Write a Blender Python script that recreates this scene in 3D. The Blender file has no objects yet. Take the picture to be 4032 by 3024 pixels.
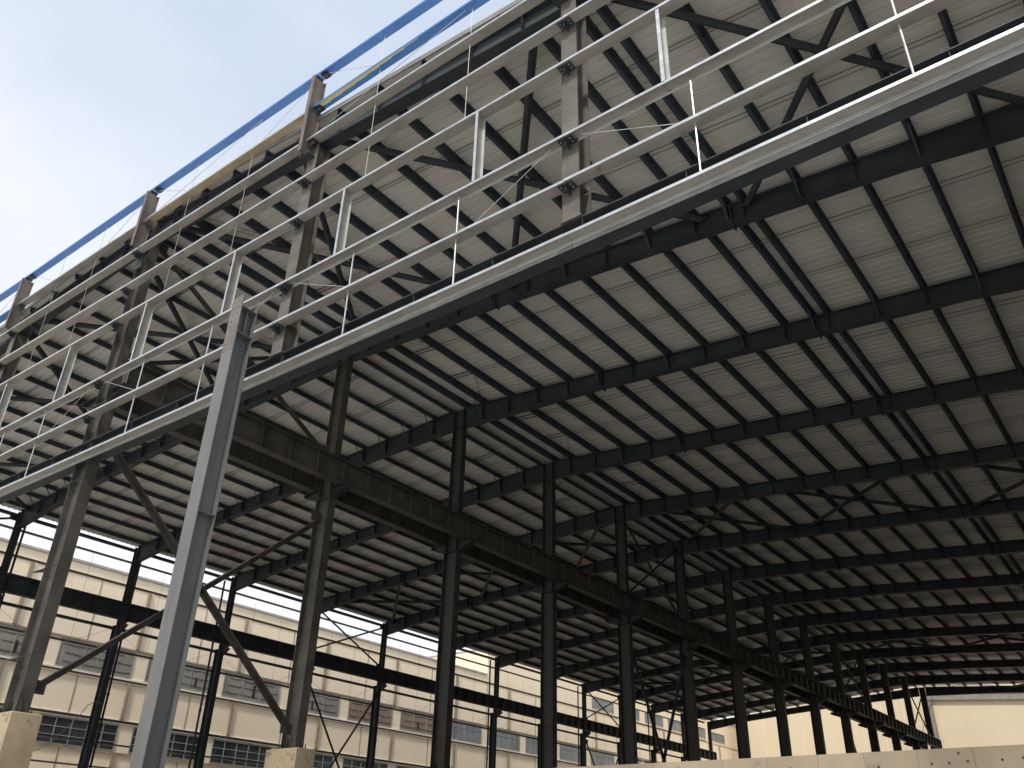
import bpy, math, random
from mathutils import Vector, Matrix
random.seed(7)
R = math.radians
scene = bpy.context.scene
COL = scene.collection
GZ = -2.46                                    # level of the ground

# ------------------------------------------------------------------ materials
def new_mat(name):
    m = bpy.data.materials.new(name); m.use_nodes = True
    nt = m.node_tree; b = nt.nodes['Principled BSDF']
    return m, nt, b
def noise_mat(name, c1, c2, scale=3.0, rough=(.5, .7), metal=0.0, bump=0.0, bscale=40, spots=None, stretch=(1, 1, 1), spec=.5, thr=(.35, .65)):
    m, nt, b = new_mat(name); N, L = nt.nodes, nt.links
    tc = N.new('ShaderNodeTexCoord'); mp = N.new('ShaderNodeMapping'); mp.inputs['Scale'].default_value = stretch
    L.new(tc.outputs['Object'], mp.inputs['Vector'])
    n = N.new('ShaderNodeTexNoise'); n.inputs['Scale'].default_value = scale; n.inputs['Detail'].default_value = 7; n.inputs['Roughness'].default_value = .62
    L.new(mp.outputs[0], n.inputs['Vector'])
    cr = N.new('ShaderNodeValToRGB'); cr.color_ramp.elements[0].position = thr[0]; cr.color_ramp.elements[1].position = thr[1]
    cr.color_ramp.elements[0].color = (*c1, 1); cr.color_ramp.elements[1].color = (*c2, 1)
    L.new(n.outputs['Fac'], cr.inputs[0]); out = cr.outputs[0]
    if spots:
        n2 = N.new('ShaderNodeTexNoise'); n2.inputs['Scale'].default_value = spots[1]; n2.inputs['Detail'].default_value = 4
        L.new(tc.outputs['Object'], n2.inputs['Vector'])
        r2 = N.new('ShaderNodeValToRGB'); r2.color_ramp.elements[0].position = spots[2]; r2.color_ramp.elements[1].position = spots[2] + .07
        L.new(n2.outputs['Fac'], r2.inputs[0])
        mx = N.new('ShaderNodeMix'); mx.data_type = 'RGBA'; L.new(r2.outputs[0], mx.inputs[0]); L.new(out, mx.inputs[6]); mx.inputs[7].default_value = (*spots[0], 1)
        out = mx.outputs[2]
    L.new(out, b.inputs['Base Color'])
    mr = N.new('ShaderNodeMapRange'); mr.inputs[3].default_value = rough[0]; mr.inputs[4].default_value = rough[1]
    L.new(n.outputs['Fac'], mr.inputs[0]); L.new(mr.outputs[0], b.inputs['Roughness'])
    b.inputs['Metallic'].default_value = metal; b.inputs['Specular IOR Level'].default_value = spec
    if bump:
        n3 = N.new('ShaderNodeTexNoise'); n3.inputs['Scale'].default_value = bscale; n3.inputs['Detail'].default_value = 5
        L.new(tc.outputs['Object'], n3.inputs['Vector'])
        bp = N.new('ShaderNodeBump'); bp.inputs['Strength'].default_value = bump; bp.inputs['Distance'].default_value = .02
        L.new(n3.outputs['Fac'], bp.inputs['Height']); L.new(bp.outputs[0], b.inputs['Normal'])
    return m
M = {}
M['steel'] = noise_mat('grey_primer_steel', (.044, .041, .036), (.084, .078, .067), 1.6, (.45, .65), spots=((.08, .056, .04), 2.6, .64), bump=.15, spec=.4)
M['dark'] = noise_mat('dark_grey_painted_steel', (.024, .030, .036), (.042, .050, .058), 1.1, (.5, .7), bump=.1, spec=.35)
M['purlin'] = noise_mat('dark_painted_purlin', (.036, .047, .060), (.058, .072, .090), 1.3, (.5, .7), spec=.3)
M['column'] = noise_mat('column_steel_shaded', (.026, .027, .027), (.048, .048, .045), 1.4, (.45, .65), spots=((.075, .05, .035), 2.6, .67), bump=.12, spec=.35)  # darker column copy, interior shade put into its colour
M['gable'] = noise_mat('brownish_gable_steel', (.075, .069, .059), (.135, .125, .106), 1.6, (.45, .65), spots=((.10, .068, .046), 2.6, .66), bump=.15, spec=.4)
M['shed'] = noise_mat('shed_frame_grey', (.19, .17, .14), (.26, .235, .20), 1.2, (.5, .7))
M['lip_lit'] = noise_mat('galvanised_lip_lit', (.46, .50, .49), (.62, .66, .64), 3, (.35, .5), metal=.2, stretch=(.5, 1, 1))  # brighter galvanised copy, light on the inner lips put into the colour
M['light'] = noise_mat('light_grey_painted_steel', (.10, .105, .109), (.148, .151, .152), .9, (.45, .6), spots=((.19, .15, .12), 3.0, .66), stretch=(3, 3, .5), bump=.1)
M['primer'] = noise_mat('bare_primer_patch', (.135, .115, .105), (.175, .152, .14), 3, (.6, .8))
M['brown'] = noise_mat('brown_primer_steel', (.105, .085, .070), (.165, .135, .113), 2.2, (.5, .7), spots=((.13, .055, .03), 4.5, .66))
M['galv'] = noise_mat('galvanised_steel', (.40, .41, .41), (.60, .61, .61), 5.5, (.28, .5), metal=.75, bump=.05, bscale=14, spots=((.36, .31, .25), 1.7, .66), stretch=(.6, 1, 1), thr=(.3, .7))
M['galvin'] = noise_mat('weathered_galvanised_web', (.30, .285, .255), (.46, .44, .40), 2.2, (.4, .6), metal=.35, spots=((.24, .17, .12), 1.3, .68), stretch=(.5, 1, 1), thr=(.3, .7))
M['blue'] = noise_mat('blue_film', (.045, .15, .42), (.07, .20, .50), .8, (.3, .5))
M['yellow'] = noise_mat('yellow_film_residue', (.62, .56, .25), (.70, .65, .34), 2, (.4, .6))
M['tan'] = noise_mat('tan_weathered_web', (.36, .29, .19), (.52, .43, .29), 1.5, (.5, .7))
M['hole'] = noise_mat('bolt_shadow', (.02, .018, .016), (.035, .03, .027), 3, (.9, 1))
M['bolt'] = noise_mat('zinc_bolt', (.45, .45, .45), (.6, .6, .6), 3, (.3, .4), metal=.8)
M['roof'] = noise_mat('pale_roof_sheet', (.60, .585, .54), (.70, .685, .635), 1.0, (.4, .6), stretch=(.10, 1.0, 1), spec=.3)
M['roofedge'] = noise_mat('roof_sheet_edge', (.15, .15, .145), (.22, .22, .21), 1, (.5, .6))
M['concrete'] = noise_mat('fair_faced_concrete', (.30, .235, .15), (.41, .33, .225), 1.3, (.8, .95), bump=.3, bscale=22, spots=((.26, .205, .14), 2.6, .60))
M['wall'] = noise_mat('cream_cladding', (.84, .70, .505), (.88, .75, .555), .35, (.6, .75), spots=((.80, .66, .475), .9, .62), stretch=(1, .6, .25))
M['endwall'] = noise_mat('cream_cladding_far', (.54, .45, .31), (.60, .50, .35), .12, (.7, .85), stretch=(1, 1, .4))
M['seam'] = noise_mat('cladding_seam', (.26, .21, .15), (.34, .28, .21), 1, (.6, .8))
M['gutter'] = noise_mat('grey_gutter', (.33, .32, .31), (.42, .41, .40), 1, (.5, .7))
M['sill'] = noise_mat('white_ledge', (.74, .70, .62), (.80, .76, .68), 1, (.5, .7))
M['wframe'] = noise_mat('window_frame_grey', (.22, .23, .23), (.30, .31, .31), 2, (.4, .6))
M['ground'] = noise_mat('trodden_concrete_yard', (.46, .44, .40), (.60, .575, .53), .35, (.85, .95), bump=.3, bscale=6)
M['floor'] = noise_mat('darkened_floor_slab', (.055, .052, .046), (.095, .09, .08), .3, (.85, .95), bump=.2, bscale=5)  # floor colour darkened so less light bounces up in the deep bays
M['cable'] = noise_mat('grey_cable', (.18, .16, .14), (.25, .22, .2), 3, (.6, .8))

def glass_mat(name, base, dark, wavy, rough=.12):
    m, nt, b = new_mat(name); N, L = nt.nodes, nt.links
    tc = N.new('ShaderNodeTexCoord')
    n = N.new('ShaderNodeTexNoise'); n.inputs['Scale'].default_value = .55; n.inputs['Detail'].default_value = 5
    L.new(tc.outputs['Object'], n.inputs['Vector'])
    cr = N.new('ShaderNodeValToRGB'); cr.color_ramp.elements[0].position = .35; cr.color_ramp.elements[1].position = .7
    cr.color_ramp.elements[0].color = (*dark, 1); cr.color_ramp.elements[1].color = (*base, 1)
    L.new(n.outputs['Fac'], cr.inputs[0]); L.new(cr.outputs[0], b.inputs['Base Color'])
    b.inputs['Roughness'].default_value = rough; b.inputs['Specular IOR Level'].default_value = .5
    if wavy:
        bp = N.new('ShaderNodeBump'); bp.inputs['Strength'].default_value = .15; bp.inputs['Distance'].default_value = .3
        L.new(n.outputs['Fac'], bp.inputs['Height']); L.new(bp.outputs[0], b.inputs['Normal'])
    return m
M['pane_dark'] = glass_mat('dark_glass', (.06, .065, .065), (.025, .03, .03), True, .1)
M['pane_grey'] = glass_mat('grey_reflecting_glass', (.33, .30, .255), (.22, .20, .17), True, .18)
M['pane_brown'] = glass_mat('brown_backed_glass', (.30, .215, .155), (.22, .16, .12), True, .3)
M['pane_blue'] = glass_mat('blue_grey_glass', (.24, .26, .27), (.15, .165, .175), True, .2)

def wall_concrete():
    m, nt, b = new_mat('dock_wall_concrete'); N, L = nt.nodes, nt.links
    tc = N.new('ShaderNodeTexCoord')
    n = N.new('ShaderNodeTexNoise'); n.inputs['Scale'].default_value = .9; n.inputs['Detail'].default_value = 8
    L.new(tc.outputs['Object'], n.inputs['Vector'])
    cr = N.new('ShaderNodeValToRGB'); cr.color_ramp.elements[0].position = .3; cr.color_ramp.elements[1].position = .7
    cr.color_ramp.elements[0].color = (.20, .160, .11, 1); cr.color_ramp.elements[1].color = (.34, .275, .195, 1)
    L.new(n.outputs['Fac'], cr.inputs[0])
    n2 = N.new('ShaderNodeTexNoise'); n2.inputs['Scale'].default_value = 3.2; n2.inputs['Detail'].default_value = 3
    L.new(tc.outputs['Object'], n2.inputs['Vector'])
    r2 = N.new('ShaderNodeValToRGB'); r2.color_ramp.elements[0].position = .60; r2.color_ramp.elements[1].position = .72
    L.new(n2.outputs['Fac'], r2.inputs[0])
    mx = N.new('ShaderNodeMix'); mx.data_type = 'RGBA'; L.new(r2.outputs[0], mx.inputs[0]); L.new(cr.outputs[0], mx.inputs[6]); mx.inputs[7].default_value = (.18, .145, .10, 1)
    L.new(mx.outputs[2], b.inputs['Base Color']); b.inputs['Roughness'].default_value = .9
    bp = N.new('ShaderNodeBump'); bp.inputs['Strength'].default_value = .25; bp.inputs['Distance'].default_value = .01
    L.new(n2.outputs['Fac'], bp.inputs['Height']); L.new(bp.outputs[0], b.inputs['Normal'])
    return m
M['dock'] = wall_concrete()

# ------------------------------------------------------------------ mesh builder
class MB:
    def __init__(s): s.v = []; s.f = []; s.mi = []; s.m = 0
    def quadlist(s, vs, fs):
        o = len(s.v); s.v += [tuple(v) for v in vs]
        for f in fs: s.f.append([o + i for i in f]); s.mi.append(s.m)
    def box(s, x0, x1, y0, y1, z0, z1):
        vs = [(x0, y0, z0), (x1, y0, z0), (x1, y1, z0), (x0, y1, z0), (x0, y0, z1), (x1, y0, z1), (x1, y1, z1), (x0, y1, z1)]
        s.quadlist(vs, [(3, 2, 1, 0), (4, 5, 6, 7), (0, 1, 5, 4), (1, 2, 6, 5), (2, 3, 7, 6), (3, 0, 4, 7)])
    def loft(s, rings, cap=True):
        n = len(rings[0]); vs = [p for r in rings for p in r]; fs = []
        for k in range(len(rings) - 1):
            for i in range(n):
                j = (i + 1) % n
                fs.append((k * n + i, k * n + j, (k + 1) * n + j, (k + 1) * n + i))
        if cap: fs.append(tuple(range(n))[::-1]); fs.append(tuple((len(rings) - 1) * n + i for i in range(n)))
        s.quadlist(vs, fs)
    def prism(s, prof, o, A, B, C, L):
        o, A, B, C = Vector(o), Vector(A), Vector(B), Vector(C)
        s.loft([[o + A * a + B * b + C * t for a, b in prof] for t in (0, L)])
    def tube(s, p, q, r, n=8, r2=None):
        p, q = Vector(p), Vector(q); d = (q - p).normalized()
        a = d.cross(Vector((0, 0, 1)) if abs(d.z) < .9 else Vector((1, 0, 0))).normalized(); b = d.cross(a)
        s.loft([[c + (a * math.cos(2 * math.pi * i / n) + b * math.sin(2 * math.pi * i / n)) * rr for i in range(n)] for c, rr in ((p, r), (q, r2 or r))])
    def path(s, pts, r, n=6):
        pts = [Vector(p) for p in pts]; rings = []
        for k, c in enumerate(pts):
            d = (pts[min(k + 1, len(pts) - 1)] - pts[max(k - 1, 0)]).normalized()
            a = d.cross(Vector((0, 0, 1))).normalized(); b = d.cross(a)
            rings.append([c + (a * math.cos(2 * math.pi * i / n) + b * math.sin(2 * math.pi * i / n)) * r for i in range(n)])
        s.loft(rings)
    def angle(s, p, q, w=.1, t=.01, up=(0, 0, 1)):
        # L-shaped angle bar from p to q
        p, q = Vector(p), Vector(q); C = (q - p); L = C.length; C.normalize()
        A = C.cross(Vector(up)).normalized(); B = A.cross(C)
        s.prism([(0, 0), (w, 0), (w, t), (t, t), (t, w), (0, w)], p, A, B, C, L)
    def build(s, name, mats, parent=None, smooth=False):
        me = bpy.data.meshes.new(name); me.from_pydata(s.v, [], s.f)
        for m in (mats if isinstance(mats, (list, tuple)) else [mats]): me.materials.append(m)
        for p, i in zip(me.polygons, s.mi): p.material_index = i; p.use_smooth = smooth
        me.update()
        o = bpy.data.objects.new(name, me); COL.objects.link(o)
        if parent: o.parent = parent
        return o
def tag(o, label=None, cat=None, group=None, kind=None):
    if label: o['label'] = label
    if cat: o['category'] = cat
    if group: o['group'] = group
    if kind: o['kind'] = kind
    return o
def empty(name, label, cat, loc=(0, 0, 0), group=None):
    o = bpy.data.objects.new(name, None); COL.objects.link(o); o.empty_display_size = .5; o.location = loc
    return tag(o, label, cat, group)
def iprof(w, d, tw, tf):                      # a: flange direction, b: depth direction, centred
    w, d, tw = w / 2, d / 2, tw / 2
    return [(-w, -d), (w, -d), (w, -d + tf), (tw, -d + tf), (tw, d - tf), (w, d - tf), (w, d), (-w, d), (-w, d - tf), (-tw, d - tf), (-tw, -d + tf), (-w, -d + tf)]
X, Y, Z = (1, 0, 0), (0, 1, 0), (0, 0, 1)
def vcol_x(mb, xc, yc, z0, z1, depth, fw, tw=.012, tf=.02):   # flanges face +-X
    mb.prism(iprof(fw, depth, tw, tf), (xc, yc, z0), Y, X, Z, z1 - z0)
def vcol_y(mb, xc, yc, z0, z1, depth, fw, tw=.012, tf=.02):   # flanges face +-Y
    mb.prism(iprof(fw, depth, tw, tf), (xc, yc, z0), X, Y, Z, z1 - z0)

# ------------------------------------------------------------------ frame geometry
ZT, KS = 16.932, .074                          # top of rafter at the ridge, slope
def zr(x): return ZT - KS * abs(x)
Y0, Y1, S = -2.38, 6.065, 6.888
FY = [Y0] + [Y1 + S * i for i in range(13)]
XB, XA, XC = .12, -24.42, 24.7
hall = empty('steel_hall', 'unfinished open steel hall, dark frames under a pale ribbed roof', 'steel hall', (0, 0, GZ))
hall.location = (0, 0, 0)

# roof sheets with ribs across the building
def roof_side(x0, x1, lab):
    mb = MB(); ya, yb = -2.63, FY[-1] + .35; pitch = .30
    ys = []; y = ya
    while y < yb:
        ys += [(y, 0), (y + pitch - .07, 0), (y + pitch - .058, .05), (y + pitch - .014, .05)]; y += pitch
    ys.append((yb, 0))
    zb = lambda x: zr(x) + .258
    rows = [[(x, yy, zb(x) + h) for yy, h in ys] for x in (x0, x1)]
    n = len(ys); vs = rows[0] + rows[1]; fs = [(i, i + 1, n + i + 1, n + i) for i in range(n - 1)]
    if x0 > x1: fs = [f[::-1] for f in fs]
    mb.quadlist(vs, fs)
    up = [(x, yy, z + .06) for x, yy, z in vs]
    mb.quadlist(up, [f[::-1] for f in fs])
    mb.m = 1
    for (a, b) in ((0, n), (n - 1, 2 * n - 1)):
        mb.quadlist([vs[a], vs[b], up[b], up[a]], [(0, 1, 2, 3)])
    ring = [vs[n + i] for i in range(n)], [up[n + i] for i in range(n)]
    mb.quadlist(ring[0] + ring[1], [(i, i + 1, n + i + 1, n + i) for i in range(n - 1)])
    mb.box(min(x0, x1), max(x0, x1), 0, 0, 0, 0) if False else None
    return mb.build('roof_sheet', [M['roof'], M['roofedge']], hall)
roof_side(0, -25.1, 'west'); roof_side(0, 25.4, 'east')
mb = MB()
for s in (-1, 1):                              # folded trim along the gable end of the roof
    a, b = 0.0, s * 25.2
    vs = [(a, -2.66, zr(a) + .21), (b, -2.66, zr(b) + .21), (b, -2.66, zr(b) + .36), (a, -2.66, zr(a) + .36),
          (a, -2.635, zr(a) + .21), (b, -2.635, zr(b) + .21), (b, -2.635, zr(b) + .36), (a, -2.635, zr(a) + .36)]
    mb.quadlist(vs, [(0, 1, 2, 3), (7, 6, 5, 4), (0, 4, 5, 1), (3, 2, 6, 7), (0, 3, 7, 4), (1, 5, 6, 2)])
mb.build('verge_trim', M['roofedge'], hall)

# rafters
def rafter(i, sgn):
    y = FY[i]; fw = .33
    if sgn > 0: st = [(XB + .33, .90), (1.6, .86), (7.5, .65), (14.0, .65), (20.5, .68), (XC - .25, .9)]
    else: st = [(XB - .34, .88), (-1.6, .84), (-7.0, .66), (-14, .63), (-19.5, .66), (XA + .16, .95)]
    if i == 0: st = [(x, d if abs(x) > 23 else .62) for x, d in st]
    mb = MB(); rings = []
    for x, d in st:
        zt = zr(x); rings.append([(x, y + a, zt - d / 2 + b) for a, b in iprof(fw, d, .012, .018)])
    if sgn < 0: rings = [r[::-1] for r in rings]
    mb.loft(rings)
    def depth(x):
        for (a, da), (b, db) in zip(st, st[1:]):
            if min(a, b) <= x <= max(a, b): return da + (db - da) * (x - a) / (b - a)
        return .6
    # bolted end plates, web stiffeners and fly braces
    for xs in ((7.5, 16.0) if sgn > 0 else (-7.0, -16.0)):
        d = depth(xs); mb.box(xs - .02, xs + .02, y - fw / 2 + .003, y + fw / 2 - .003, zr(xs) - d - .10, zr(xs) + .05)
    for k, xp in enumerate(PR if sgn > 0 else PL):
        if abs(xp) < 1 or abs(xp) > 23.6: continue
        d = depth(xp)
        mb.box(xp - .005, xp + .005, y - fw / 2 + .01, y + fw / 2 - .01, zr(xp) - d + .02, zr(xp) - .02)
        if (sgn < 0 or k % 2) and i > 0:
            mb.angle((xp, y - .13, zr(xp) - d + .06), (xp, y - .13 - d * .85, zr(xp) + .06), .05, .006, (1, 0, 0))
    return mb.build('rafter', M['dark'], hall)
PR = [.5, 1.45] + [2.89 + 1.5 * k for k in range(9)] + [15.9, 16.39] + [17.93 + 1.5 * k for k in range(5)]
PL = [-.45, -1.4] + [-2.85 - 1.497 * k for k in range(14)] + [-24.0]
for i in range(14):
    rafter(i, 1); rafter(i, -1)

# purlins: Z sections over the whole length
def purlin(x, sgn):
    mb = MB(); z = zr(x); h = .25; f = .09 * sgn; t = .006
    prof = [(-f, 0), (t / 2, 0), (t / 2, h - t), (f, h - t), (f, h), (-t / 2, h), (-t / 2, t), (-f, t)]
    mb.prism(prof, (x, -2.60, z + .004), X, Z, Y, FY[-1] + .30 + 2.60)
    for y in FY:                                # cleats at the rafters
        mb.box(x + .006, x + .014, y - .07, y + .07, z - .001, z + .17)
    return mb.build('purlin', M['purlin'], hall)
for x in PR: purlin(x, 1)
for x in PL: purlin(x, -1)
mb = MB(); mb.box(-.42, .46, -2.58, FY[-1] + .3, zr(0) + .225, zr(0) + .24)
mb.build('ridge_plate', M['roof'], hall)

# paired rods between the purlins, two sets in each bay
for i in range(13):
    ya, yb = FY[i], FY[i + 1]
    for fr in (.31, .645):
        y = ya + (yb - ya) * fr
        for s in (1, -1):
            xs = (1.45, 23.8) if s > 0 else (-1.4, -23.8)
            if i > 8 : continue
            for dz in (.05, .20):
                mb = MB(); a, b = xs
                mb.tube((a, y, zr(a) + dz), (b, y, zr(b) + dz), .0095, 5)
                if i < 6:                       # sleeves next to the ridge
                    mb.tube((a, y, zr(a) + dz), (2.85 * s, y, zr(2.85) + dz), .021, 6)
                    yn = ya if fr < .5 else yb
                    mb.tube((2.85 * s, y, zr(2.85) + dz), (a, yn + (.25 if fr < .5 else -.25), zr(a) + dz), .008, 5)
                mb.build('sag_rod', M['purlin'], hall)

# roof bracing, crossed in four bays
for i in (0, 4, 9, 12):
    ya, yb = FY[i] + .1, FY[i + 1] - .1
    for (xa, xb) in ((16.5, 23.5), (8.2, 15.1), (.9, 7.2), (-.9, -7.3), (-8.2, -15.1), (-16.5, -23.6)):
        for (p, q) in (((xa, ya), (xb, yb)), ((xb, ya), (xa, yb))):
            mb = MB(); mb.tube((p[0], p[1], zr(p[0]) - .17), (q[0], q[1], zr(q[0]) - .17), .10, 8)
            for e, sg in ((p, 1), (q, -1)):
                mb.box(e[0] - .18, e[0] + .18, e[1] - .06, e[1] + .22 if sg > 0 else e[1] + .06, zr(e[0]) - .19, zr(e[0]) - .15)
            if i < 10 or xb > 8: mb.build('roof_brace', M['dark'], hall)

# ------------------------------------------------------------------ columns
def gusset_base(mb, xc, yc, z, d, w):
    mb.box(xc - d / 2 - .12, xc + d / 2 + .12, yc - w / 2 - .1, yc + w / 2 + .1, z, z + .03)
    for s in (-1, 1):
        mb.prism([(0, 0), (.11, 0), (.02, .30), (0, .30)], (xc + s * d / 2, yc - w / 4, z + .03), (s, 0, 0), Z, Y, .012)
        mb.prism([(0, 0), (.11, 0), (.02, .30), (0, .30)], (xc + s * d / 2, yc + w / 4, z + .03), (s, 0, 0), Z, Y, .012)
        for k in (-1, 0, 1):
            mb.prism([(0, 0), (.09, 0), (.02, .32), (0, .32)], (xc + k * d / 3, yc + s * .006 if k else yc + s * w / 2, z + .03), (0, s, 0), Z, X, .012)
    for sx in (-1, 1):
        for sy in (-1, 1):
            mb.tube((xc + sx * (d / 2 + .06), yc + sy * (w / 2 + .03), z + .02), (xc + sx * (d / 2 + .06), yc + sy * (w / 2 + .03), z + .17), .016, 6)
            mb.tube((xc + sx * (d / 2 + .06), yc + sy * (w / 2 + .03), z + .03), (xc + sx * (d / 2 + .06), yc + sy * (w / 2 + .03), z + .07), .03, 6)
ZP = 2.17
for i, y in enumerate(FY):                       # middle line under the ridge
    z0 = (2.05 if i == 0 else ZP) if i < 3 else GZ
    mb = MB()
    top = zr(XB) - .02
    vcol_x(mb, XB, y, z0 + .03, 10.36, .66, .33)
    vcol_x(mb, XB, y, 10.38, top, .56, .30)
    mb.box(XB - .33, XB + .33, y - .165, y + .165, 10.36, 10.38)
    for zz in (15.95,): mb.box(XB - .26, XB + .26, y - .14, y + .14, zz, zz + .012)
    c = mb.build('column', M['steel'] if i < 2 else M['column'], hall)  # columns deeper inside take the darker copy, as if in shade
    if i < 3:
        mb = MB(); gusset_base(mb, XB, y, z0, .66, .33); mb.build('base_plate', M['column'], c)
    for s in (1, -1):                            # tapered brackets carrying the crane girders
        mb = MB(); e = XB + s * .33; tip = XB + s * 1.06
        mb.box(min(e, tip), max(e, tip), y - .15, y + .15, 10.72, 10.745)
        mb.prism([(e, 10.34), (tip, 10.60), (tip, 10.72), (e, 10.72)], (0, y - .006, 0), X, Z, Y, .012)
        mb.prism([(e, 10.32), (tip, 10.585), (tip, 10.60), (e, 10.335)], (0, y - .15, 0), X, Z, Y, .30)
        mb.box(min(tip, tip - s * .02), max(tip, tip - s * .02), y - .15, y + .15, 10.60, 10.72)
        mb.build('crane_bracket', M['column'], c)
    if i == 0:                                   # cleats left for the wall
        for zz in (8.0, 5.62, 3.38):
            mb = MB(); mb.prism([(-.205, -.17), (-.205, .14), (-.45, .02), (-.84, -.17)], (0, y, zz), X, Y, Z, .03)
            mb.box(-.21, XB + .3, y - .19, y - .155, zz, zz + .014)
            mb.build('wall_cleat', M['dark'], c)
for i, y in enumerate(FY):                       # outer lines
    for (xc, sg) in ((XA, 1), (XC, -1)):
        if xc > 0 and i > 3: continue
        mb = MB(); xl = XA - .21 if sg > 0 else XC + .21
        vcol_x(mb, xl, y, GZ, 10.55, .50, .32)
        vcol_x(mb, XA if sg > 0 else XC, y, 10.57, zr(XA) - .01, .34, .28)
        mb.box(xl - .26, xl + .26, y - .16, y + .16, 10.55, 10.57)
        c = mb.build('column', M['dark'], hall)
        if sg > 0:
            mb = MB(); mb.box(xl + .25, xl + .86, y - .15, y + .15, 10.70, 10.722)
            mb.prism([(xl + .25, 10.18), (xl + .86, 10.56), (xl + .86, 10.70), (xl + .25, 10.70)], (0, y - .006, 0), X, Z, Y, .012)
            mb.prism([(xl + .25, 10.16), (xl + .86, 10.545), (xl + .86, 10.56), (xl + .25, 10.175)], (0, y - .15, 0), X, Z, Y, .30)
            mb.build('crane_bracket', M['dark'], c)
            off = -.44 if i in (3, 7, 9, 11) else .52
            mb = MB(); mb.tube((XA - .42, y + off, GZ), (XA - .42, y + off, zr(XA) - .3), .065, 8)
            mb.tube((XA - .42, y + off, 6.9), (XA - .42, y + off, 7.05), .085, 8)
            mb.build('downpipe', M['brown'] if False else M['dark'], hall)

# crane girders with web stiffeners and rail
def girder(xg, ya, yb, side, mat):
    mb = MB(); zb, zt = 10.755, 11.60
    mb.prism(iprof(.34, zt - zb, .012, .02), (xg, ya, (zb + zt) / 2), X, Z, Y, yb - ya)
    mb.m = 0
    mb.box(xg - .21, xg + .21, ya, yb, zt + .001, zt + .018)
    mb.box(xg - .035, xg + .035, ya, yb, zt + .018, zt + .13)
    n = int((yb - ya) / 1.06); st = (yb - ya) / n
    for k in range(n + 1):
        y = ya + .02 + (yb - ya - .04) * k / n
        for s in (-1, 1):
            x0, x1 = sorted((xg + s * .006, xg + s * .155))
            mb.box(x0, x1, y - .006, y + .006, zb + .06, zt - .022)
    if side == 'start': mb.box(xg - .17, xg + .17, ya - .012, ya, zb, zt)
    return mb.build('crane_girder', mat, hall)
for i in range(13):
    ya, yb = FY[i] + .02, FY[i + 1] - .02
    girder(XB + .68, ya, yb, '', M['steel']); girder(XB - .68, ya, yb, '', M['steel'])
    girder(XA + .52, ya, yb, '', M['dark'])

# unseen east cladding, added to block light from the right
mb = MB()
y = -2.2
ys = []
while y < FY[-1]: ys += [(y, 0), (y + .24, 0), (y + .26, .03), (y + .29, .03)]; y += .3
n = len(ys); x0 = XC + .55
vs = [(x0 - h, yy, -1.0) for yy, h in ys] + [(x0 - h, yy, zr(25) + .1) for yy, h in ys]
mb.quadlist(vs, [(i, n + i, n + i + 1, i + 1) for i in range(n - 1)])
mb.build('light_blocking_cladding', M['roof'], hall)

# vertical bracing between columns
def vbrace(xp, i, z0, z1, mat, w=.12, t=.012, tube=False):
    ya, yb = FY[i] + .2, FY[i + 1] - .2
    for (za, zb_) in ((z0, z1), (z1, z0)):
        mb = MB()
        if tube: mb.tube((xp, ya, za), (xp, yb, zb_), w, 8)
        else: mb.angle((xp, ya, za), (xp, yb, zb_), w, t, X)
        for yy, zz, s in ((ya, za, 1), (yb, zb_, -1)):
            mb.box(xp - .008, xp + .008, min(yy - .1 * s, yy + .35 * s), max(yy - .1 * s, yy + .35 * s), zz - .16, zz + .16)
        mb.build('wall_brace', mat, hall)
vbrace(XB, 0, 2.75, 9.6, M['steel'], .17, .014)
for i in (4, 9, 12):
    vbrace(XB, i, -1.5, 9.9, M['dark'], .085, tube=True); vbrace(XB, i, 11.9, 16.3, M['dark'], .07, tube=True)
vbrace(XB, 0, 11.9, 16.3, M['steel'], .12)
for i in (0, 4, 9):
    vbrace(XA, i, .8, 9.9, M['dark'], .07, tube=True); vbrace(XA, i, 11.9, 14.7, M['dark'], .06, tube=True)

# side wall rails on the outer left line
for z, hgt in ((14.98, .14), (14.28, .07), (12.93, .07), (11.66, .07), (10.42, .13), (9.35, .07), (7.79, .08), (5.77, .10), (4.50, .07), (3.34, .07), (2.1, .07), (.9, .07)):
    mb = MB(); ya, yb = FY[0], FY[-1]; xo = XA - .51
    up = z not in (9.35, 5.77)
    mb.box(xo - .22, xo, ya, yb, z, z + .006)
    for xx in (xo - .22, xo - .008):
        mb.box(xx, xx + .008, ya, yb, z + .006 if up else z - hgt, z + hgt if up else z)
    mb.build('side_rail', M['brown'] if hgt < .12 else M['dark'], hall)
for i in range(13):
    for fr in (.34, .67):
        y = FY[i] + (FY[i + 1] - FY[i]) * fr
        mb = MB(); mb.tube((XA - .6, y, 9.36), (XA - .6, y, 14.3), .008, 5); mb.build('side_tie', M['cable'], hall)
    if i < 8:
        for a, b in ((.02, .34), (.98, .67)):
            mb = MB(); mb.tube((XA - .6, FY[i] + S * a, 10.4), (XA - .6, FY[i] + S * b, 9.36), .008, 5); mb.build('side_tie', M['cable'], hall)

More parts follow.
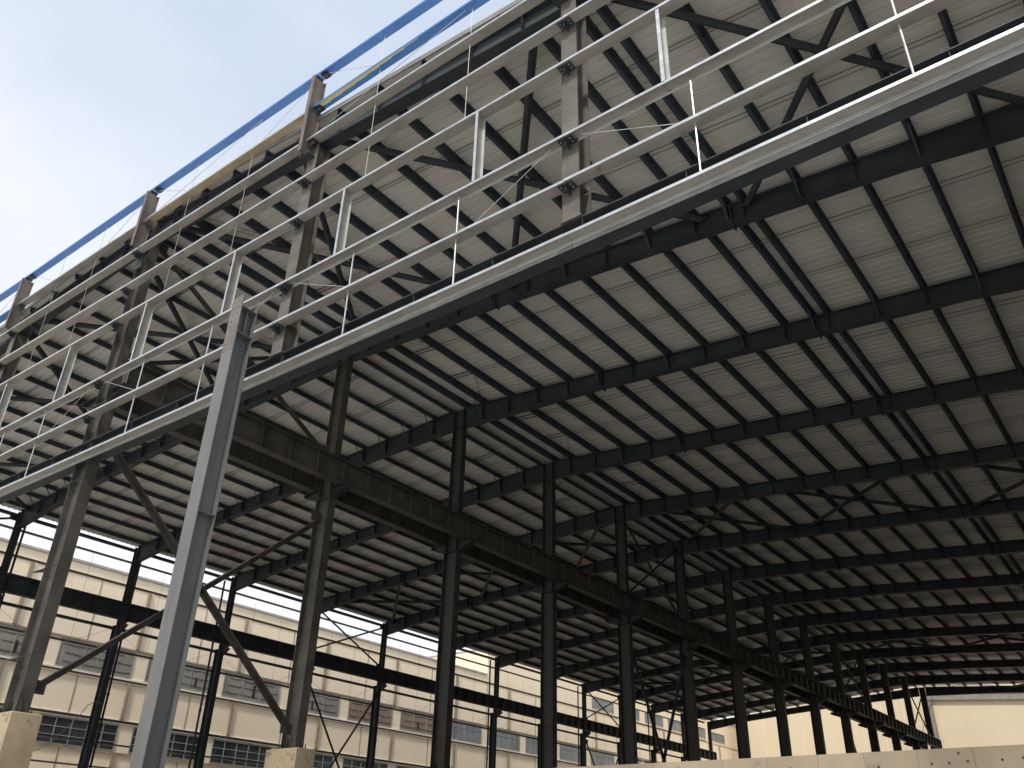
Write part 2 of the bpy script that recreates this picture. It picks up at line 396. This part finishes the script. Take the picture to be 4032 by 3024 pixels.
# ------------------------------------------------------------------ gable end frame
CX = [-24.3, -16.0, -7.9, XB, 8.21, 16.2, 24.4]
YG = -2.88                                      # outer face of the wall rails
for k, xc in enumerate(CX):
    if k == 3: zt = None
    elif k not in (0, 6):
        mb = MB(); vcol_y(mb, xc, -2.44, 9.16, zr(xc) - .63, .40, .37)
        mb.box(xc - .22, xc + .22, -2.66, -2.22, 9.135, 9.16)
        for zz in (9.95, 14.9): mb.box(xc - .17, xc + .17, -2.6, -2.28, zz, zz + .012)
        mb.build('gable_column', M['gable'], hall)
    mb = MB(); xp = xc - .09 if k != 3 else .17     # brown parapet post carried by the column
    mb.prism(iprof(.14, .40, .008, .010), (xp, -2.82, 15.17 if k > 3 else 15.76), X, Y, Z, 17.97 - (15.17 if k > 3 else 15.76))
    p = mb.build('parapet_post', M['brown'], hall)
    mb = MB()
    mb.box(xp - .13, xp + .13, -2.62, -2.59, 15.10, 16.1)
    mb.box(xp - .2, xp + .2, -2.86, -2.58, 15.12, 15.14) if k > 3 else None
    mb.build('post_bracket', M['dark'], p)
mb = MB()                                       # lintel beam under the gable columns
mb.prism(iprof(.38, .54, .014, .022), (-24.2, -2.43, 8.86), Y, Z, X, 48.8)
for k in range(24):
    xx = -23.6 + 2.0 * k
    mb.box(xx, xx + .012, -2.6, -2.26, 8.63, 9.10)
mb.build('lintel_beam', M['dark'], hall)

LEV = {'g0': (8.65, 'down'), 'g1': (9.90, 'up'), 'g2': (11.00, 'down'), 'g3': (13.00, 'up'), 'g4': (14.29, 'up'), 'g5': (15.67, 'up'), 'b2': (16.91, 'up'), 'b1': (18.20, 'up')}
DEV = {'g0': (-.01, -.02, -.03, -.05, -.04, .015, .09), 'g1': (.05, .04, .02, 0, -.01, .0, .03), 'g2': (.03, .03, .0, 0, 0, .02, .04),
       'g3': (.16, .14, .10, .03, -.02, 0, .04), 'g4': (.16, .12, .06, -.01, 0, .03, .05), 'g5': (.10, .06, .03, .01, -.01, -.04, -.06),
       'b2': (.0, .0, 0, -.02, -.02, .0, .0), 'b1': (.06, .05, .0, .0, .0, -.10, -.14)}
def DZ(nm, x):
    d = DEV[nm]
    for k in range(6):
        if x <= CX[k + 1] or k == 5:
            t = (x - CX[k]) / (CX[k + 1] - CX[k]); return d[k] + (d[k + 1] - d[k]) * t
def rail(x0, x1, z, way, mats, web=1, yel=False, dz=lambda x: 0):
    # C channel lying on its side: galvanised lips, web seen from below
    mb = MB(); t = .004; lip = .06; ya, yb = YG, YG + .245
    zt = z; wz = zt - t if way == 'down' else zt - lip
    mb.m = 0
    mb.box(x0, x1, ya, ya + t, zt - lip, zt)                     # outer lip
    mb.m = 3 if way == 'down' else 0
    mb.box(x0, x1, yb - t, yb, zt - lip - (.02 if way == 'down' else 0), zt - .001); mb.m = 0              # inner lip
    rz = zt - lip if way == 'down' else zt - t
    mb.box(x0, x1, ya + t, ya + t + .014, rz, rz + t); mb.box(x0, x1, yb - t - .014, yb - t, rz, rz + t)
    mb.m = web
    mb.box(x0, x1, ya + t, yb - t, wz, wz + t - .001)
    if yel:
        mb.m = 2
        n = 16; L = 3.7
        for k in range(n):
            xa = x0 + .12 + L * k / n; w = .115 * (1 - (k / n) ** 1.5) + .012 * (k % 2)
            mb.box(xa, xa + L / n, ya + .012, ya + .012 + w, wz - .0025, wz - .0005)
    ja, jb = random.uniform(-.007, .007), random.uniform(-.007, .007)
    mb.v = [(a, b, c + dz(a) + ja + (jb - ja) * (a - x0) / (x1 - x0)) for a, b, c in mb.v]
    o = mb.build('wall_rail', mats, hall)
    return o
bnds = CX[:]
for nm, (z, way) in LEV.items():
    for k in range(6):
        x0, x1 = bnds[k] + .075, bnds[k + 1] - .075
        if nm in ('g5', 'b2', 'b1'):
            x0 = (bnds[k] - .084 if k != 3 else .176); x1 = (bnds[k + 1] - .096 if k != 2 else .164)
        elif nm == 'g0': x0, x1 = bnds[k] + .006, bnds[k + 1] - .006
        else: x0, x1 = bnds[k] + .004, bnds[k + 1] - .004
        z_ = z; yel = False
        web = M['galvin']; lip = M['galv']; cont = nm == 'g5'
        if cont and k <= 3: x0 = bnds[k] + .004
        if cont and k + 1 <= 3: x1 = bnds[k + 1] - .004
        if nm == 'b1': web = M['blue']
        if nm == 'b2': web = (M['blue'], M['blue'], M['galvin'], M['tan'], M['blue'], M['blue'])[k]; yel = (k == 4)
        if web == M['blue']: lip = M['blue']
        if nm in ('b1', 'b2'): z_ -= .03 if nm == 'b2' and k < 4 else 0
        o = rail(x0, x1, z_, way, [lip, web, M['yellow'], M['lip_lit']], 1, yel, (lambda x, q=nm: DZ(q, x)))
        if nm in ('b1', 'b2'): o['label'] = {M['blue']: 'blue filmed parapet rail', M['tan']: 'tan parapet rail', M['galvin']: 'bare grey parapet rail'}[web]
        if nm == 'g0':                           # doubled sill angle behind the bottom rail
            mb = MB(); mb.box(x0, x1, YG + .252, YG + .258, 8.50, 8.62); mb.build('sill_angle', M['galv'], hall)
# cleats under the rails at the columns
for k, xc in enumerate(CX[1:6]):
    for nm in ('g1', 'g2', 'g3', 'g4', 'g5', 'b2', 'b1'):
        z = LEV[nm][0] + DZ(nm, xc); mb = MB(); zz = z - .092
        y0, y1 = YG + .02, -2.635
        post = nm in ('b2', 'b1') or (nm == 'g5' and k > 2); xq = (xc - .09 if k != 2 else .17) if post else xc
        w = .21 if post else .15
        if post:
            for s in (-1, 1):
                a, b = sorted((xq + s * .072, xq + s * (.072 + w)))
                mb.box(a, b, y0, y1, zz, zz + .012); mb.box(a, b, -2.80, -2.79, zz - .12, zz)
        else:
            mb.box(xq - w, xq + w, y0, y1, zz, zz + .012)
            mb.box(xq - .006, xq + .006, y0 + .04, y1, zz - .13, zz)
        mb.m = 1
        for sx in (-1, 1):
            for yy in (-2.80, -2.71):
                q = xq + sx * (w - .05 if not post else .17)
                mb.tube((q, yy, zz - .022), (q, yy, zz), .016, 6)
        mb.build('rail_cleat', [M['dark'], M['bolt']], hall)
# window jambs between the two middle rails
for k in range(12):
    xj = [-22.6, -18.5, -14.4, -10.35, -6.24, -2.17, 1.95, 5.97, 10.05, 14.05, 18.28, 22.4][k]
    mb = MB(); z0, z1 = 11.0, 12.925
    mb.box(xj - .035, xj + .035, YG, YG + .004, z0, z1)
    mb.m = 1; mb.box(xj - .035, xj - .031, YG + .004, YG + .241, z0, z1)
    mb.m = 2; mb.box(xj - .035, xj + .035, YG + .241, YG + .245, z0, z1); mb.m = 0  # rear flange in the brighter copy, standing for its sun glint
    mb.box(xj + .031, xj + .035, YG + .004, YG + .018, z0, z1)
    mb.build('window_jamb', [M['galv'], M['galvin'], M['lip_lit']], hall)
# ties between the rails
zs = [LEV[n][0] for n in ('g0', 'g1', 'g2')]; zu = [LEV[n][0] for n in ('g3', 'g4', 'g5', 'b2', 'b1')]
for xt in (-18.7, -13.4, -10.5, -5.3, -2.7, 2.5, 5.52, 10.58, 13.6, 18.72, 21.93):
    for a, b in zip(zs, zs[1:]):
        mb = MB(); mb.tube((xt, -2.76, a), (xt, -2.76, b - .005), .019, 8); mb.build('rail_tie', M['galv'], hall)
    for a, b in zip(zu, zu[1:]):
        mb = MB(); mb.tube((xt, -2.76, a - .09), (xt, -2.76, b - .05), .0065, 6); mb.build('rail_tie', M['galvin'], hall)
def diag(p, q):
    mb = MB(); mb.tube((p[0], -2.76, p[1]), (q[0], -2.76, q[1]), .0085, 6); mb.build('rail_tie', M['galv'], hall)
for xc in CX[1:6]:
    diag((xc + .3, 10.93), (xc + 2.38, 9.95)); diag((xc - .35, 10.93), (xc - 2.3, 9.95))
    diag((xc + .2, 18.1), (xc + 2.35, 16.95)); diag((xc - .3, 18.1), (xc - 2.6, 16.95))
diag((5.6, 18.05), (XB + .3, 17.0)); diag((13.4, 16.85), (8.4, 15.85)); diag((18.6, 16.8), (16.4, 15.8))

# ------------------------------------------------------------------ free-standing column in front of the wall
fc = empty('steel_column', 'tall free-standing light grey steel column with a bolt-holed top', 'steel column', (8.22, -3.64, GZ))
FX, FYc, FZ = 8.22 - 8.22, 0.0, 0.0
mb = MB(); H = 10.02 - GZ
mb.prism(iprof(.38, .42, .012, .02), (0, 0, .03), X, Y, Z, 9.78 - GZ)
mb.box(-.19, .19, -.21, -.19, 9.78 - GZ, H)
mb.build('shaft', M['light'], fc)
mb = MB(); mb.box(-.19, .19, -.213, -.2103, 8.62 - GZ, H + .001)
mb.m = 1
for z in (9.88, 9.72, 9.56, 9.40, 9.24, 8.94, 8.80):
    for sx in (-1, 1):
        mb.tube((sx * .09, -.2175, z - GZ), (sx * .09, -.2135, z - GZ), .014, 8)
mb.build('splice_face', [M['primer'], M['hole']], fc)
mb = MB(); mb.box(.007, .188, -.189, .189, 9.72 - GZ, 9.735 - GZ); mb.box(-.188, -.007, -.189, .189, 9.72 - GZ, 9.735 - GZ)
mb.box(.007, .20, -.189, .195, 9.06 - GZ, 9.075 - GZ); mb.box(-.188, -.007, -.189, .189, 9.06 - GZ, 9.075 - GZ)
mb.box(.007, .188, -.189, .189, 4.98 - GZ, 4.995 - GZ); mb.box(-.188, -.007, -.189, .189, 4.98 - GZ, 4.995 - GZ)
mb.box(.007, .15, .0, .012, 9.08 - GZ, 9.71 - GZ)
mb.build('stiffener', M['light'], fc)
mb = MB(); mb.prism([(8.02, .06), (8.95, .06), (8.95, .15), (8.12, .15)], (.012, 0, -GZ), Z, Y, X, .012)
mb.m = 1
for k in range(7):
    for yy in (.085, .125): mb.tube((.0245, yy, 8.2 + k * .11 - GZ), (.029, yy, 8.2 + k * .11 - GZ), .011, 6)
mb.build('shear_tab', [M['light'], M['hole']], fc)
mb = MB(); mb.box(-.3, .3, -.32, .32, 0, .03)
for sx in (-1, 1):
    for sy in (-1, 1): mb.tube((sx * .24, sy * .26, 0), (sx * .24, sy * .26, .12), .016, 8)
mb.build('base_plate', M['light'], fc)

# ------------------------------------------------------------------ concrete pedestals and dock wall
def pedestal(y, zt, lab):
    mb = MB(); x0, x1, ya, yb = -.57 - XB, .84 - XB, -.40, .33
    c = .02
    def ring(z, e): return [(x0 + e, ya + e, z), (x1 - e, ya + e, z), (x1 - e, yb - e, z), (x0 + e, yb - e, z)]
    h = zt - GZ
    mb.loft([ring(0, 0), ring(h - c, 0), ring(h, c)])
    mb.box(x0 + .1, x1 - .1, ya + .08, yb - .08, h, h + .012)
    o = mb.build('concrete_pedestal', M['concrete'], None); o.location = (XB, y, GZ)
    bp = o.modifiers.new('Bevel', 'BEVEL'); bp.width = .012; bp.segments = 2
    tag(o, lab, 'pedestal', 'concrete pedestals under the middle columns')
pedestal(FY[0], 2.05, 'beige concrete pedestal under the first middle column, at the left edge')
pedestal(FY[1], ZP - .002, 'beige concrete pedestal under the second middle column, right of the free-standing column')
pedestal(FY[2], ZP - .002, 'concrete pedestal just showing under the third middle column')

mb = MB(); WY = -2.72; ZW = .272
xs = [1.2, 3.4, 5.6, 7.6, 9.3, 10.9, 12.35, 13.6, 14.8, 15.9, 16.6, 17.3, 18.17, 18.7, 19.25, 19.73, 20.25, 20.76, 21.3, 22.0, 23.2, 24.6]
HOLES = [(18.4, .12), (18.95, .15), (19.3, .13), (19.86, .13), (20.37, .14), (20.53, .14), (20.70, .15), (20.63, .225), (21.0, .15), (21.18, .16), (17.6, .11), (16.8, .14)] + [(15.4 + .45 * k, -.45) for k in range(12)]
for a, b in zip(xs, xs[1:]):
    t = random.uniform(-.0025, .0025)
    mb.m = 0; mb.box(a + .0015, b - .0015, WY + t, WY + .3, GZ, ZW)
    mb.m = 1
mb.m = 0; mb.box(xs[0], xs[-1], WY + .02, WY + .28, GZ + .1, ZW - .012)
wallo = mb.build('concrete_wall', [M['dock'], M['hole']])
tag(wallo, 'low beige cast concrete wall with tie holes along the bottom right', 'concrete wall')
for (xx, zz) in HOLES:
    h = MB(); h.tube((xx, WY - .0045, zz), (xx, WY + .01, zz), .0115, 8); h.build('tie_hole', M['hole'], wallo)

# ------------------------------------------------------------------ cream factory beyond the left side
BX = -36.0
fac = empty('factory_building', 'long cream clad factory with window bands beyond the left side', 'factory', (0, 0, 0))
def facwall(y0, y1, zt):
    mb = MB(); mb.box(BX - 18, BX, y0, y1, GZ, zt); return mb.build('wall', M['wall'], fac)
facwall(-60, 60.5, 16.85); facwall(60.52, 123.5, 19.6)
mb = MB(); mb.box(BX - 18.1, BX + .12, -60, 60.4, 16.86, 17.02); mb.build('gutter', M['gutter'], fac)
mb = MB(); mb.box(BX - 18.1, BX + .10, 60.45, 123.7, 19.6, 19.72); mb.build('gutter', M['gutter'], fac)
for z0, z1, d in ((9.72, 9.98, .14), (11.86, 11.98, .10), (7.12, 7.34, .12), (5.22, 5.34, .10), (16.06, 16.12, .05), (2.6, 2.72, .1)):
    mb = MB(); mb.box(BX + .001, BX + d, -60, 123.4, z0, z1); mb.build('ledge', M['sill'] if z1 - z0 > .15 else M['seam'], fac)
k = -6
while True:
    y = 20.9 + 8.68 * k; k += 1
    if y > 122: break
    if y < -20: continue
    for (z0, z1) in ((12.0, 16.05), (7.36, 9.70), (2.74, 5.2)):
        mb = MB(); mb.box(BX + .001, BX + .16, y - .13, y + .13, z0, z1); mb.m = 1; mb.box(BX + .001, BX + .05, y + .135, y + .30, z0, z1)
        mb.build('downpipe', [M['seam'], M['wall']], fac)
        mb = MB(); mb.box(BX + .001, BX + .03, y + 4.93, y + 5.0, z0, z1); mb.build('seam', M['seam'], fac)
def window(y0, y1, z0, z1, pane, nv, hz, folds=0, lab=None):
    mb = MB(); f = .07; xo = BX + .004
    mb.box(xo, xo + .06, y0, y0 + f, z0, z1); mb.box(xo, xo + .06, y1 - f, y1, z0, z1)
    mb.box(xo, xo + .06, y0 + f, y1 - f, z0, z0 + f); mb.box(xo, xo + .06, y0 + f, y1 - f, z1 - f, z1)
    for q in range(1, nv):
        y = y0 + (y1 - y0) * q / nv; mb.box(xo, xo + .052, y - .028, y + .028, z0 + f, z1 - f)
    for zz in hz: mb.box(xo, xo + .046, y0 + f, y1 - f, zz - .025, zz + .025)
    o = mb.build('window', M['wframe'], fac)
    if lab: o['label'] = lab
    p = MB(); p.box(xo + .001, xo + .02, y0 + .03, y1 - .03, z0 + .03, z1 - .03)
    p.m = 1
    for j in range(folds):                      # thin dark sagging lines across the glass
        zz = z0 + (z1 - z0) * (.2 + .62 * j / max(1, folds - 1)); y = y0 + random.uniform(.1, .5)
        while y < y1 - .8:
            ln = random.uniform(.9, 2.2); e = min(y1 - .1, y + ln); sag = random.uniform(.02, .09)
            p.path([(xo + .035, y + (e - y) * t, zz + random.uniform(-.01, .01) - sag * 4 * t * (1 - t)) for t in (0, .2, .4, .6, .8, 1)], .016, 5)
            y = e + random.uniform(.0, .25)
    if folds:
        y = random.uniform(y0 + 1.2, y1 - 1.2)
        p.box(xo + .03, xo + .045, y, y + random.uniform(.12, .3), z0 + .25, z0 + random.uniform(.8, 1.2))
    p.build('pane', [pane, M['hole']], o)
for k in range(-4, 16):
    ya = 15.46 + 6.5 * k; yb = ya + 5.42
    if yb > 122: break
    if ya < -9: continue
    br = 40 < ya < 54
    if ya < 57 or True:
        pane = M['pane_brown'] if br else (M['pane_grey'] if ya < 40 else M['pane_blue'])
        window(ya, yb, 10.06, 11.78, pane, 3 if ya < 50 else 6, () if ya < 50 else (11.25,), 3 if ya < 54 else 0, 'brown backed window' if br else None)
    if ya < 57: window(ya, yb, 5.40, 7.03, M['pane_dark'], 5, (6.45, 5.95))
    if ya > 75: window(ya + .6, yb + .2, 16.5, 17.7, M['pane_blue'], 2, ())

# far end wall and the open frame beside it
YE = 120.0; fe = (YE + 12.49) / (96.72 + 12.49)
ew = empty('end_building', 'plain cream building closing the far end of the hall', 'building', (0, 0, 0))
mb = MB(); mb.box(BX + 2.5, 46, YE, YE + 14, GZ, 33.0); mb.build('wall', M['endwall'], ew)
mb = MB()
for k in range(26): mb.box(-33 + 2.9 * k, -32.97 + 2.9 * k, YE - .012, YE - .001, GZ, 33)
mb.build('seam', M['wall'], ew)
an = empty('neighbour_shed', 'cream shed with a sloping grey gable beam at the far right end', 'shed', (0, 0, 0))
mb = MB(); s0 = 22.586; tr = lambda x, z: (s0 + (x - s0) * fe, -.862 + (z + .862) * fe)
xa, za = tr(-.1, 16.3); xb, zb = tr(26, 14.4)
mb.loft([[(xa, YE - 6, GZ), (xa, YE - 5.8, GZ), (xa, YE - 5.8, za), (xa, YE - 6, za)], [(xb, YE - 6, GZ), (xb, YE - 5.8, GZ), (xb, YE - 5.8, zb), (xb, YE - 6, zb)]])
mb.build('wall', M['endwall'], an)
mb = MB(); mb.loft([[(xa - .6, YE - 6.35 + a, za + .36 + b - .2) for a, b in iprof(.3, .85, .02, .03)], [(xb, YE - 6.35 + a, zb + .36 + b - .2) for a, b in iprof(.3, .85, .02, .03)]])
mb.build('gable_beam', M['shed'], an)
mb = MB(); vcol_x(mb, xa + .1, YE - 6.3, GZ, za, .55, .4); mb.build('column', M['shed'], an)
for (p, q) in (((-1.9, 17.6), (4.2, 17.1)), ((1.0, 16.9), (7.5, 17.9)), ((-1.6, 17.9), (-.4, 16.9)), ((4.0, 17.2), (9.0, 16.6)), ((-1.5, 12.2), (.4, 16.5))):
    mb = MB(); a, b = tr(*p), tr(*q); mb.tube((a[0], YE - 6.8, a[1]), (b[0], YE - 6.8, b[1]), .06, 6); mb.build('brace', M['shed'], an)

# loose cable on the left
def cable(pts, lab):
    mb = MB(); mb.path(pts, .02, 6); o = mb.build('cable', M['cable']); tag(o, lab, 'cable')
cable([(-24.0, 12.75, 6.35), (-24.0, 12.42, 6.38), (-24.0, 12.06, 6.17), (-24.0, 11.84, 5.76), (-24.0, 11.62, 5.40), (-24.0, 11.2, 4.9), (-24.0, 10.58, 4.12), (-24.0, 10.1, 3.80), (-24.0, 9.3, 3.55), (-24.0, 8.2, 3.4)], 'grey cable hanging loose between the outer columns at lower left')
# ------------------------------------------------------------------ ground
mb = MB(); mb.quadlist([(-400, -300, GZ), (400, -300, GZ), (400, 500, GZ), (-400, 500, GZ)], [(0, 1, 2, 3)])
g = mb.build('ground', M['ground']); g['kind'] = 'structure'  # pale ground runs on into the front bay, standing for sunlit floor
mb = MB(); mb.quadlist([(-24.8, 2.5, GZ + .004), (24.8, 2.5, GZ + .004), (24.8, 90, GZ + .004), (-24.8, 90, GZ + .004)], [(0, 1, 2, 3)])
g = mb.build('floor', M['floor']); g['kind'] = 'structure'

# ------------------------------------------------------------------ light and sky
SUN_EL, SUN_AZ = R(50), R(162)                  # azimuth measured clockwise from +Y
w = bpy.data.worlds.new('World'); scene.world = w; w.use_nodes = True
nt = w.node_tree; N, L = nt.nodes, nt.links
bg = N['Background']
sky = N.new('ShaderNodeTexSky'); sky.sky_type = 'NISHITA'; sky.sun_disc = False; sky.sun_elevation = SUN_EL; sky.sun_rotation = SUN_AZ
sky.air_density = 1.0; sky.dust_density = 2.0; sky.ozone_density = 1.0
tc = N.new('ShaderNodeTexCoord'); mp = N.new('ShaderNodeMapping'); mp.inputs['Scale'].default_value = (1, 1, 1.9); mp.inputs['Rotation'].default_value = (0, 0, 1.1)
L.new(tc.outputs['Generated'], mp.inputs['Vector'])
n1 = N.new('ShaderNodeTexNoise'); n1.inputs['Scale'].default_value = 1.7; n1.inputs['Detail'].default_value = 5; n1.inputs['Roughness'].default_value = .5
L.new(mp.outputs[0], n1.inputs['Vector'])
sep = N.new('ShaderNodeSeparateXYZ'); L.new(tc.outputs['Generated'], sep.inputs[0])
ma = N.new('ShaderNodeMapRange'); ma.inputs[1].default_value = .25; ma.inputs[2].default_value = .85; ma.inputs[3].default_value = .66; ma.inputs[4].default_value = -.12
L.new(sep.outputs['Z'], ma.inputs[0])
ad = N.new('ShaderNodeMath'); ad.operation = 'ADD'; L.new(n1.outputs['Fac'], ad.inputs[0]); L.new(ma.outputs[0], ad.inputs[1])
cr = N.new('ShaderNodeValToRGB'); cr.color_ramp.elements[0].position = .36; cr.color_ramp.elements[1].position = .92
cr.color_ramp.elements[0].color = (3.9, 4.55, 5.6, 1); cr.color_ramp.elements[1].color = (6.8, 6.9, 7.2, 1)
L.new(ad.outputs[0], cr.inputs[0])
mx = N.new('ShaderNodeMix'); mx.data_type = 'RGBA'; mx.inputs[0].default_value = .82; L.new(sky.outputs[0], mx.inputs[6]); L.new(cr.outputs[0], mx.inputs[7])
L.new(mx.outputs[2], bg.inputs[0]); bg.inputs[1].default_value = .13

sd = bpy.data.lights.new('sun', 'SUN'); sd.energy = 2.45; sd.angle = R(7); sd.color = (1, .94, .85)
so = bpy.data.objects.new('sun', sd); COL.objects.link(so)
d = Vector((math.sin(SUN_AZ) * math.cos(SUN_EL), math.cos(SUN_AZ) * math.cos(SUN_EL), math.sin(SUN_EL)))
so.rotation_euler = d.to_track_quat('Z', 'Y').to_euler()

# ------------------------------------------------------------------ camera
yaw, pitch, roll = (-0.657389, 0.515751, 0.027045)
f = Vector((math.sin(yaw) * math.cos(pitch), math.cos(yaw) * math.cos(pitch), math.sin(pitch)))
r0 = f.cross(Vector((0, 0, 1))).normalized(); u0 = r0.cross(f)
rr = r0 * math.cos(roll) + u0 * math.sin(roll); uu = -r0 * math.sin(roll) + u0 * math.cos(roll)
cd = bpy.data.cameras.new('camera'); cam = bpy.data.objects.new('camera', cd); COL.objects.link(cam)
mat = Matrix((rr, uu, -f)).transposed().to_4x4(); mat.translation = Vector((22.586, -12.491, -.862)); cam.matrix_world = mat
cd.sensor_width = 36; cd.lens = 3372.8 / 4032 * 36; cd.clip_end = 2000; cd.clip_start = .05
scene.camera = cam
scene.view_settings.view_transform = 'Standard'; scene.view_settings.look = 'None'; scene.view_settings.exposure = 0.38; scene.view_settings.gamma = 1
scene.cycles.max_bounces = 10; scene.cycles.diffuse_bounces = 6
